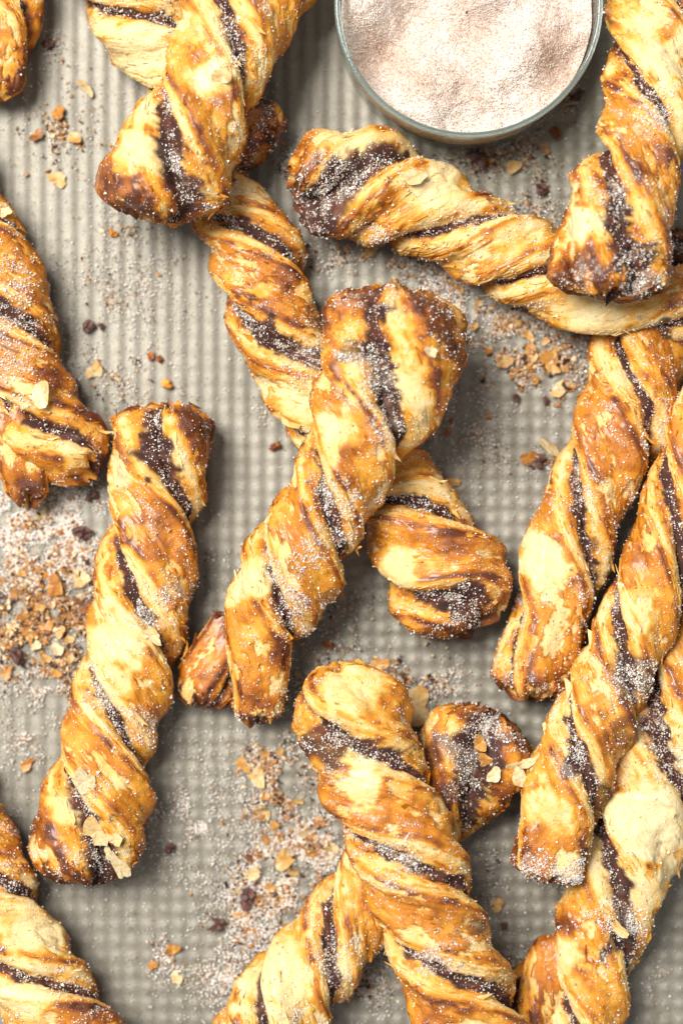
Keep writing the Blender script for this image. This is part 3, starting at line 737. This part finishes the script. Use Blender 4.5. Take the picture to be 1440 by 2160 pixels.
# ------------------------------------------------------------------ glass of cinnamon sugar
def build_glass():
    zr = 230.0
    c = W(988, 8, zr) / S
    cx, cy = c[0], c[1]
    ro = 282 * (1 - zr / HP)
    nseg = 160
    def lathe(prof):
        a = np.arange(nseg) / nseg * 2 * np.pi
        p = np.array(prof, float)
        V = np.stack([cx + p[:, 0][:, None] * np.cos(a), cy + p[:, 0][:, None] * np.sin(a), p[:, 1][:, None] + 0 * a], -1)
        return V.reshape(-1, 3), grid_faces(len(p), nseg, np.arange(nseg))
    base = (cx * S, cy * S, 0)
    root = thing("glass_dish", "round clear glass dish with a greenish rim standing at the top of the tray", "glass dish", loc=base)
    wall = [(0.5, 4), (ro - 50, 4), (ro - 26, 8), (ro - 12, 22), (ro - 5, 45), (ro - 1, 110), (ro, 180), (ro, 222)]
    V, F = lathe(wall); o1 = mesh_obj("glass_wall", V * S, F, GLASS, root)
    inner = [(0.5, 22), (ro - 60, 22), (ro - 32, 28), (ro - 17, 48), (ro - 11, 110), (ro - 11, 180), (ro - 11, 222)]
    V, F = lathe(inner); o2 = mesh_obj("glass_lining", V * S, F, GLASS, root)
    rim = [(ro - 5 + 6.0 * math.cos(t), 226 + 6.0 * math.sin(t)) for t in np.linspace(0, 2 * math.pi, 25)]
    V, F = lathe(rim); o3 = mesh_obj("glass_rim", V * S, F, RIM, root)
    for o in (o1, o2, o3): o.location = (-base[0], -base[1], 0)
    # sugar
    ri = ro - 12.5
    nr, na = 110, 260
    r = np.sqrt(np.linspace(0.0001, 1, nr)) * ri
    a = np.arange(na) / na * 2 * np.pi
    Rr, Aa = np.meshgrid(r, a, indexing='ij')
    x, y = cx + Rr * np.cos(Aa), cy + Rr * np.sin(Aa)
    px, py = to_px(np.stack([x, y, 0 * x + 160], -1) * S)
    z = 168 - 0.035 * (px - 900) + 20 * fbm(px / 130, py / 130, 3.3, 61, 3) + 3.0 * fbm(px / 22, py / 22, 1.0, 62, 3)
    for (hx, hy, hr, ha) in ((800, 120, 90, -26), (1110, 110, 70, 22), (960, 60, 90, -14), (1040, -20, 60, 16), (1060, 60, 45, -10), (900, 200, 70, 14), (860, 20, 55, -14), (760, 40, 60, 10), (1170, 130, 60, -16)):
        z = z + 2.1 * ha * np.exp(-((px - hx) ** 2 + (py - hy) ** 2) / hr ** 2)
    z = z + 1.3 * noise(px / 5, py / 5, 0, 63)
    edge = sstep(Rr, ri - 22, ri); z = z * (1 - edge) + np.minimum(z, 165) * edge
    top = np.stack([x, y, z], -1)
    tb = 0.5 + 0.5 * fbm(px / 90, py / 90, 2.0, 64, 4)
    for (hx, hy, hr, ha) in ((800, 130, 80, 0.6), (1010, 40, 60, 0.4), (880, 20, 60, 0.4), (1150, 130, 60, 0.3)):
        tb = tb + ha * np.exp(-((px - hx) ** 2 + (py - hy) ** 2) / hr ** 2)
    tb = np.clip(tb - 0.35, 0, 1)[..., None]
    C = np.array((0.83, 0.755, 0.69)) * (1 - tb) + np.array((0.58, 0.42, 0.325)) * tb
    # side and bottom
    zz = np.array([0.72, 0.4, 0.12, 0.0])
    rs = np.array([ri, ri, ri - 5, ri - 22])
    sx = [np.stack([cx + rr * np.cos(a), cy + rr * np.sin(a), 30 + q * (z[-1] - 30)], -1) for q, rr in zip(zz, rs)]
    bot = np.stack([cx + 1 * np.cos(a), cy + np.sin(a), 0 * a + 30], -1)
    V = np.concatenate([top, np.array(sx), bot[None]], 0)
    SC = np.empty((5, na, 3)); SC[:] = (0.90, 0.72, 0.54); SC *= (1 + 0.12 * noise(np.arange(na) / 2.0, np.arange(5)[:, None] * 3.3, 0, 65))[..., None]
    Call = np.concatenate([C, SC], 0)
    nrow = V.shape[0]
    o = mesh_obj("cinnamon_sugar", V.reshape(-1, 3) * S, grid_faces(nrow, na, np.arange(na)), SUGAR, None, Call.reshape(-1, 3))
    tag(o, "heap of pale pinkish cinnamon sugar filling the round glass dish", "sugar")
    rng = np.random.default_rng(77)
    idx = rng.choice(nr * na, 9000, p=(Rr / Rr.sum()).ravel())
    sz = rng.uniform(0.8, 1.6, len(idx))
    pos = top.reshape(-1, 3)[idx] + rng.normal(size=(len(idx), 3)) * 2.0
    pos[:, :2] = (pos[:, :2] - (cx, cy)) * np.minimum(1, (ri - 3) / (np.hypot(pos[:, 0] - cx, pos[:, 1] - cy) + 1e-6))[:, None] + (cx, cy)
    pos[:, 2] = np.maximum(pos[:, 2], top.reshape(-1, 3)[idx, 2])
    v, f, cc = chips(pos, sz, grain_colours(len(idx), rng, 0.38), rng)
    gobj = mesh_obj("loose_sugar_grains", v * S, f, GRAIN, o, cc, smooth=False)
    tag(gobj, kind="stuff")
    return cx, cy, ro
GCX, GCY, GRO = build_glass()

# ------------------------------------------------------------------ crumbs and spilled sugar on the tray
DARK, TAN, GOLD, PALE, WHITE = 0, 1, 2, 3, 4
PALETTE = [np.array((0.055, 0.022, 0.016)), np.array((0.44, 0.22, 0.085)), np.array((0.50, 0.20, 0.03)), np.array((0.72, 0.54, 0.32)), np.array((0.88, 0.85, 0.82))]
def scatter(name, label, blobs, seed):
    """blobs: cx, cy, rx, ry, n_white, n_mixed, dark share, biggest size"""
    rng = np.random.default_rng(seed)
    Vs, Fs, Cs, off = [], [], [], 0
    for (x, y, rx, ry, nw, nm, dk, big) in blobs:
        for n, mode in ((int(nw * 1.7), 'w'), (int(nm * 2.0), 'm')):
            if n == 0: continue
            ang = rng.uniform(0, 2 * np.pi, n * 2); rad = np.abs(rng.normal(0, 0.52, n * 2))
            px, py = x + rx * rad * np.cos(ang), y + ry * rad * np.sin(ang)
            keep = fbm(px / 38, py / 38, seed, seed + 5, 3) + rng.normal(0, 0.25, n * 2) > -0.05
            px, py = px[keep][:n], py[keep][:n]; m = len(px)
            if m == 0: continue
            if mode == 'w':
                sz = rng.uniform(0.9, 2.5, m); c = grain_colours(m, rng, 0.16)
                sq = np.ones((m, 3))
            else:
                sz = np.minimum(1.0 + rng.gamma(1.2, big * 0.17, m), big)
                kind = rng.random(m)
                c = np.empty((m, 3))
                for i in range(m):
                    k = DARK if kind[i] < dk else (TAN, GOLD, PALE)[rng.choice(3, p=(0.45, 0.22, 0.33))]
                    c[i] = PALETTE[k] * rng.uniform(0.65, 1.2)
                sq = np.stack([np.ones(m), rng.uniform(0.5, 1, m), rng.uniform(0.18, 0.6, m)], -1)
            pos = np.stack([px - 720, 1080 - py, sz * 0.30 - 0.6 + (rng.random(m) ** 2) * (3 if mode == 'w' else 5)], -1)
            v, f, cc = chips(pos, sz, c, rng, TET if mode == 'w' else OCT, TETF if mode == 'w' else OCTF, sq)
            Vs.append(v); Fs.append(f + off); Cs.append(cc); off += len(v)
    o = mesh_obj(name, np.concatenate(Vs) * S, np.concatenate(Fs), GRAIN, None, np.concatenate(Cs), smooth=False)
    o.data.materials[0] = CRUMB
    return tag(o, label, "crumbs", kind="stuff")

def make_crumb_mat():
    m, nt, p = new_mat("dry_crumb")
    at = N(nt, "ShaderNodeAttribute", attribute_name="tint")
    nt.links.new(at.outputs["Color"], p.inputs["Base Color"])
    p.inputs["Roughness"].default_value = 0.6
    return m
CRUMB = make_crumb_mat()

scatter("crumbs", "thick spill of crumbs and cinnamon sugar on the tray at the left edge",
        [(60, 1110, 150, 95, 22000, 1000, 0.2, 8), (90, 1180, 150, 90, 5000, 900, 0.14, 9), (105, 1300, 130, 110, 2200, 1900, 0.18, 12), (30, 1350, 80, 90, 500, 700, 0.25, 13), (130, 1400, 90, 60, 500, 500, 0.12, 11), (100, 1450, 130, 70, 600, 150, 0.1, 5), (60, 1560, 120, 120, 350, 90, 0.15, 4)], 101)
scatter("crumbs", "crumbs and sugar spilled on the tray left of the lower middle twist",
        [(590, 1680, 90, 110, 1200, 700, 0.18, 10), (660, 1790, 120, 90, 5500, 700, 0.2, 9), (580, 1870, 120, 90, 5000, 700, 0.28, 10), (520, 1960, 110, 100, 1400, 260, 0.22, 8), (550, 1600, 80, 50, 500, 260, 0.15, 9), (480, 2060, 130, 90, 900, 110, 0.2, 6), (370, 2020, 90, 90, 350, 90, 0.2, 7), (760, 2080, 100, 80, 900, 160, 0.45, 8), (430, 1750, 150, 170, 400, 60, 0.2, 4)], 102)
scatter("crumbs", "crumbs and sugar on the tray between the middle and the right twists",
        [(1060, 690, 150, 110, 2600, 700, 0.18, 10), (1140, 770, 110, 90, 900, 600, 0.14, 12), (960, 590, 110, 80, 1500, 400, 0.22, 8), (760, 545, 170, 40, 900, 320, 0.35, 8), (1000, 930, 170, 150, 150, 90, 0.35, 4), (1130, 970, 60, 50, 60, 60, 0.3, 9)], 103)
scatter("crumbs", "scattered dark and tan crumbs on the tray under the glass dish",
        [(1010, 345, 90, 50, 150, 220, 0.5, 9), (1110, 330, 110, 100, 200, 200, 0.3, 8), (1200, 210, 50, 70, 80, 60, 0.5, 8), (1130, 440, 70, 70, 200, 120, 0.4, 8), (600, 360, 40, 60, 150, 80, 0.3, 7)], 104)
scatter("crumbs", "sparse crumbs on the tray at the upper left",
        [(130, 270, 110, 100, 200, 260, 0.25, 9), (110, 90, 60, 80, 60, 40, 0.6, 6), (230, 620, 200, 220, 300, 200, 0.28, 6), (250, 800, 140, 110, 250, 130, 0.3, 7), (280, 480, 130, 80, 120, 90, 0.2, 7), (560, 870, 60, 90, 60, 30, 0.3, 4), (170, 1000, 70, 60, 300, 120, 0.4, 8)], 105)
scatter("crumbs", "crumbs on the tray beneath the rounded end of the long middle twist",
        [(850, 1440, 110, 80, 700, 450, 0.3, 9), (700, 1400, 70, 110, 300, 150, 0.4, 8), (730, 1290, 90, 100, 120, 60, 0.5, 6), (640, 1450, 60, 80, 250, 110, 0.3, 8), (940, 1440, 50, 60, 200, 80, 0.25, 7), (450, 1180, 80, 180, 40, 24, 0.5, 4)], 106)
scatter("crumbs", "few dark crumbs on the shaded tray at the lower right",
        [(1050, 1900, 80, 130, 80, 50, 0.6, 7), (1030, 1800, 60, 60, 40, 24, 0.4, 7), (1380, 2060, 70, 90, 30, 10, 0.5, 3), (1100, 2020, 50, 40, 40, 30, 0.5, 8)], 107)
scatter("crumbs", "fine sugar specks dusted thinly over the whole tray",
        [(300, 600, 500, 700, 900, 120, 0.5, 3), (1000, 900, 600, 700, 1100, 130, 0.5, 3), (400, 1700, 600, 600, 1700, 180, 0.4, 3), (1200, 1900, 400, 500, 400, 80, 0.5, 3)], 108)

# ------------------------------------------------------------------ single flakes
def flake(label, px, py, size, b, group=None, k=15, asp=1.0, curl=0.25, tilt=0.18, lift=1.5, cat="pastry flake", name="pastry_flake", seed=None, on=False):
    rng = np.random.default_rng(int(px * 7 + py * 13) if seed is None else seed)
    z = height_at(px, py) if on else -1.0
    p = W(px, py, z + lift) / S
    nrm = np.array((rng.normal(0, tilt), rng.normal(0, tilt), 1.0))
    V, F = flake_geo(np.zeros(3), nrm, size * (1.0 if on else 0.9), rng, curl, k, np.array((1.0, rng.uniform(-1, 1), 0)), asp)
    if not on: V[:, 2] -= min(0, V[:, 2].min())
    c = 0.66 * bake(np.clip(b + rng.normal(0, 0.13, len(V)), 0, 1)) + np.array((0.06, 0.045, 0.03)) if b <= 1 else np.tile(PALETTE[DARK] * (0.6 + 0.5 * rng.random()), (len(V), 1))
    o = mesh_obj(name, V * S, F, FLAKE, None, c, smooth=False)
    o.location = tuple(p * S)
    return tag(o, label, cat, group)

def crumb(label, px, py, size, b, group=None):
    """a lumpy solid crumb"""
    rng = np.random.default_rng(int(px * 3 + py * 11))
    n, m = 7, 9
    V = []
    for i in range(n):
        for j in range(m):
            a, t = j / m * 2 * np.pi, (i + 0.001) / (n - 1 + 0.002) * np.pi
            r = size * (0.95 + 0.38 * rng.normal())
            r *= 0.85 if b > 1 else 0.8
            V.append((r * math.sin(t) * math.cos(a) * 1.15, r * math.sin(t) * math.sin(a) * 0.85, r * math.cos(t) * 0.55))
    V = np.array(V); rot = rng.uniform(0, 6.28)
    V[:, :2] = V[:, :2] @ np.array([[math.cos(rot), -math.sin(rot)], [math.sin(rot), math.cos(rot)]])
    V[:, 2] -= V[:, 2].min()
    c = bake(np.clip(b + rng.normal(0, 0.1, len(V)), 0, 1)) if b <= 1 else PALETTE[DARK] * rng.uniform(0.5, 3.0, (len(V), 1))
    o = mesh_obj("crumb", V * S, grid_faces(n, m, np.arange(m)), CRUMB, None, c, smooth=False)
    p = W(px, py, 0)
    o.location = tuple(p)
    return tag(o, label, "crumb", group)

g_on = "flakes stuck on the twists"
flake("squarish pale cream flake stuck near the lower end of the left twist", 178, 1648, 27, 0.05, g_on, on=True, curl=0.12)
flake("broad tan sugared flake lying below the squarish cream one on the left twist", 205, 1752, 32, 0.20, g_on, on=True, curl=0.15)
flake("small rounded tan flake right beside the broad tan flake on the left twist", 243, 1770, 16, 0.18, g_on, on=True)
flake("narrow whitish flake across the dark filling at the left twist's lower end", 252, 1826, 24, 0.0, g_on, asp=0.62, on=True)
flake("tiny white sliver at the top of the dark filling on the left twist", 228, 1798, 11, 0.0, g_on, asp=0.7, on=True)
flake("pale rounded flake perched on the edge of the split twist at the left", 88, 832, 28, 0.12, g_on, on=True, curl=0.3, lift=3)
flake("white papery flake lying on the seam of the broad twist below the glass dish", 872, 374, 22, 0.0, g_on, asp=1.5, on=True)
flake("thin golden flake lying on the dark seam at the lower right", 1300, 1956, 20, 0.25, g_on, asp=1.6, on=True)
flake("curly golden flake standing in the dark hollow of the curled twist end", 1012, 1568, 17, 0.42, g_on, on=True, curl=0.6)
flake("small amber flake below the curly one in the dark hollow", 1022, 1602, 15, 0.45, g_on, on=True, curl=0.5)
flake("cream flake at the right of the dark hollow of the curled twist end", 1042, 1636, 17, 0.08, g_on, on=True)
flake("bright cream flake wedged between the curled end and the sugar crusted twist", 1098, 1642, 22, 0.10, g_on, asp=1.3, on=True)
flake("long pale flake strip lying above the wedged cream flake", 1100, 1612, 20, 0.12, g_on, asp=1.7, on=True)
flake("small pale flake on the dark brown lobe of the middle twist's wide end", 908, 742, 13, 0.15, g_on, on=True)
flake("pale flake tip lying on the golden flank of the left twist", 322, 1340, 20, 0.15, g_on, asp=1.4, on=True)
flake("rough pale flake on the corner of the twist at the left edge", 12, 448, 13, 0.10, g_on, on=True)
flake("lifted cream flake sitting on the golden face of the top left thick twist", 470, 160, 20, 0.22, g_on, on=True, curl=0.35)
flake("brown crusty flake jutting from the right side of the middle twist", 700, 1240, 26, 0.62, g_on, asp=1.3, on=False, lift=24)

g_tr = "large loose flakes on the tray"
flake("large translucent tan flake on the tray above the curled dark twist end", 872, 1488, 46, 0.26, g_tr, k=19, curl=0.1, tilt=0.06)
flake("amber flake on the tray under the rounded end of the long middle twist", 800, 1402, 22, 0.48, g_tr)
flake("golden flake alone on the tray right of the middle twist's crossing", 949, 1019, 20, 0.40, g_tr, asp=1.2)
flake("brown flake on the tray left of the golden right twist", 1112, 966, 20, 0.66, g_tr, curl=0.4)
flake("pale upright flake leaning on the golden right twist", 1158, 946, 22, 0.15, g_tr, asp=0.7, tilt=0.5)
flake("orange flake lying in the middle of the left crumb spill", 118, 1236, 26, 0.52, g_tr, curl=0.3, lift=6)
flake("small cream flake near the lower edge of the left crumb spill", 122, 1370, 17, 0.05, g_tr, lift=8)
flake("rust coloured flake on the tray at the lower edge of the left spill", 15, 1418, 18, 0.60, g_tr)
flake("folded amber flake on the tray left of the left twist's lower half", 58, 1612, 17, 0.55, g_tr, asp=1.3, curl=0.5)
flake("dark reddish lump of crust on the tray beside the left twist", 178, 1278, 24, 0.84, g_tr, curl=0.6, lift=5)
flake("pale curled flake strip on the tray below the top left twist end", 183, 186, 17, 0.15, g_tr, asp=1.8, tilt=0.3)
flake("flat tan flake lying lowest among the upper left crumbs", 122, 378, 22, 0.30, g_tr, tilt=0.05)
flake("orange brown crumbly flake highest among the upper left crumbs", 124, 240, 20, 0.62, g_tr)
flake("brown flake at the left of the upper left crumbs", 80, 287, 18, 0.66, g_tr)
flake("tan flake at the right of the upper left crumbs", 158, 292, 18, 0.30, g_tr)
flake("amber chip on the tray near the bottom of the photo left of the sugared twist", 364, 2002, 17, 0.56, g_tr, asp=1.3, curl=0.5)
flake("small golden chip left of the whitish flake near the bottom", 322, 2036, 13, 0.50, g_tr)
flake("whitish flake on the tray right of the small golden chip near the bottom", 372, 2062, 16, 0.05, g_tr)
flake("cream flake with curled rim highest in the lower middle crumb spill", 545, 1640, 24, 0.18, g_tr)
flake("golden flat flake left of the curled rim flake in the lower middle spill", 512, 1612, 20, 0.34, g_tr)
flake("upright cream flake over the brown crumbs of the lower middle spill", 554, 1710, 20, 0.20, g_tr, tilt=0.4, curl=0.5)
flake("round tan flake in the middle of the lower middle spill", 600, 1812, 26, 0.25, g_tr)
flake("brown curled flake at the left of the lower middle spill", 532, 1806, 18, 0.70, g_tr, curl=0.6)
flake("amber flake near the lower middle twist's left edge", 672, 1734, 14, 0.55, g_tr)
flake("cream flake close beside the lower middle twist", 700, 1790, 17, 0.15, g_tr)
flake("pale flake below the brown curled one in the lower middle spill", 534, 1842, 20, 0.10, g_tr)
flake("tan flake at the top of the right hand crumb patch", 1112, 706, 15, 0.32, g_tr)
flake("round golden flake in the right hand crumb patch", 1118, 746, 22, 0.38, g_tr)
flake("large golden crumbly flake in the right hand crumb patch", 1162, 764, 28, 0.46, g_tr, k=19)
flake("pale peach flake at the lower end of the right hand crumb patch", 1176, 824, 20, 0.20, g_tr, asp=1.3)
flake("brown flake next to the golden right twist below the crumb patch", 1196, 816, 17, 0.66, g_tr)
flake("tan flake at the left of the right hand crumb patch", 1062, 762, 22, 0.36, g_tr)
flake("yellowish flake on the shaded tray at the lower right", 1048, 1908, 18, 0.36, g_tr, tilt=0.08)
flake("golden flake half hidden under the broad twist below the glass dish", 790, 520, 26, 0.30, g_tr, asp=1.8, tilt=0.05)
flake("tan flake on the tray in front of the glass dish", 1082, 352, 18, 0.34, g_tr)
flake("small orange flake on the tray at the right below the glass dish", 1150, 316, 11, 0.56, g_tr)
flake("tan flat flake left of the tiny dark crumbs on the left tray", 200, 782, 22, 0.28, g_tr, tilt=0.06)
flake("pale flake under the split twist near the left twist's top", 90, 1085, 16, 0.12, g_tr, lift=5)
flake("pale grey brown flake beside the left twist in the left spill", 172, 1220, 24, 0.18, g_tr, lift=4, asp=0.8)
SEEN = set()
def small_flake(where, x, y, s_, b_, group, lift, box):
    """a small flake named by its colour and by its place within its spill; one of each description"""
    tone_ = ("pale cream", "tan", "golden", "amber", "rust brown")[int(np.searchsorted((0.21, 0.31, 0.41, 0.52), b_, 'right'))]
    v = ("upper", "middle", "lower")[min(2, int(3 * (y - box[1]) / (box[3] - box[1])))]
    h = ("left", "centre", "right")[min(2, int(3 * (x - box[0]) / (box[2] - box[0])))]
    lab = "small %s flake in the %s %s of the %s" % (tone_, v, h, where)
    if lab in SEEN: return
    SEEN.add(lab)
    flake(lab, x, y, s_, b_, group, lift=lift, tilt=0.35, k=12)
for (x, y, s_, b_) in ((50, 1300, 13, .42), (86, 1282, 14, .30), (66, 1340, 15, .40), (104, 1320, 14, .5), (128, 1332, 15, .32), (30, 1250, 12, .5), (146, 1350, 12, .22), (96, 1390, 14, .36), (120, 1420, 13, .5), (60, 1290, 12, .22), (20, 1330, 12, .3), (140, 1300, 12, .4), (78, 1362, 13, .2), (150, 1390, 11, .3), (46, 1210, 11, .4)):
    small_flake("crumb spill at the left edge", x, y, s_, b_, "small flakes in the left crumb spill", 7, (0, 1200, 165, 1430))
for (x, y, s_, b_) in ((560, 1680, 12, .5), (580, 1740, 12, .4), (560, 1770, 12, .62), (640, 1760, 12, .2), (620, 1840, 12, .3), (570, 1870, 13, .3), (545, 1900, 12, .5), (590, 1895, 11, .2), (655, 1800, 12, .45), (500, 1880, 11, .2), (630, 1690, 11, .3), (600, 1660, 11, .5), (610, 1780, 12, .16), (500, 1930, 10, .4), (560, 1590, 12, .4), (590, 1585, 12, .3)):
    small_flake("spill beside the lower middle twist", x, y, s_, b_, "small flakes in the lower middle crumb spill", 3, (490, 1570, 670, 1940))
for (x, y, s_, b_) in ((1000, 690, 11, .4), (1030, 740, 12, .5), (1090, 680, 12, .25), (1130, 800, 13, .5), (1170, 740, 12, .3), (1080, 790, 11, .6), (1190, 780, 11, .4), (1010, 640, 10, .4), (1150, 720, 11, .45), (970, 610, 10, .5)):
    small_flake("patch right of the middle twist", x, y, s_, b_, "small flakes in the right crumb patch", 3, (960, 600, 1200, 810))

g_cr = "single crumbs on the tray"
for (lab, x, y, s_, b_) in (
    ("elongated dark crumb alone on the tray right of the left twist's lower end", 360, 1788, 13, 2), ("dark oval crumb on the left tray, larger of a pair", 186, 690, 14, 2), ("dark oval crumb on the left tray, smaller of a pair", 215, 688, 8, 2),
    ("black crumb on the tray beside the split left twist", 162, 812, 13, 2), ("dark crumb highest on the tray at the upper left", 103, 92, 11, 2), ("dark crumb at the upper right of the open tray, left of the golden twist", 1087, 839, 9, 2), ("dark crumb closest to the golden twist's upper left side", 1151, 846, 9, 2),
    ("orange brown crumb above the left twist's wide top", 355, 813, 12, .6), ("dark brown crumb beside the long lower twist in the middle left", 580, 940, 11, .95), ("large dark crumb on the tray in front of the glass dish", 1010, 338, 20, 2), ("dark crumb on the tray right of the glass dish", 1218, 205, 14, 2),
    ("dark brown crumb between the glass dish and the top right twist", 1172, 280, 13, .95), ("dark crumb on the shaded tray near the top right twist's lower end", 1140, 400, 15, 2), ("orange crumb on the tray near the left edge below the top twist", 240, 492, 11, .62), ("dark crumb left of the pale upright flake by the golden right twist", 1137, 972, 14, 2),
    ("brown crumb lower of two under the wide middle end on the open tray", 945, 912, 9, .72), ("small brown crumb upper of two on the open tray right of the middle twist", 951, 887, 7, .85), ("rust crumb in the middle of the open tray", 1028, 879, 6, .68), ("dark lump of crumbs in the lower middle spill", 524, 1890, 19, 2), ("black crumb at the left of the lower middle spill", 462, 1945, 17, 2),
    ("dark lump in the left spill near the twist", 176, 1122, 16, 2), ("black crumb at the lower left of the left spill", 38, 1380, 18, 2), ("dark crumb in the gap between two left twists", 195, 1045, 12, 2), ("brown crumb on the tray under the middle twist's lower right side", 692, 1360, 13, .9),
    ("tan crumb pair at the middle left of the tray", 318, 752, 9, .85), ("dark crumb right of the tan pair at the middle left of the tray", 337, 756, 9, .9), ("dark crumb on the shaded tray at the lower right", 1060, 1952, 9, 2), ("brown crumb beside the left twist's right flank", 392, 1340, 11, .6)):
    crumb(lab, x, y, s_, b_, g_cr)
_n = len([o for o in col.objects])
print("TRIS", sum(len(o.data.loops) - 2 * len(o.data.polygons) for o in col.objects if o.type == 'MESH'))
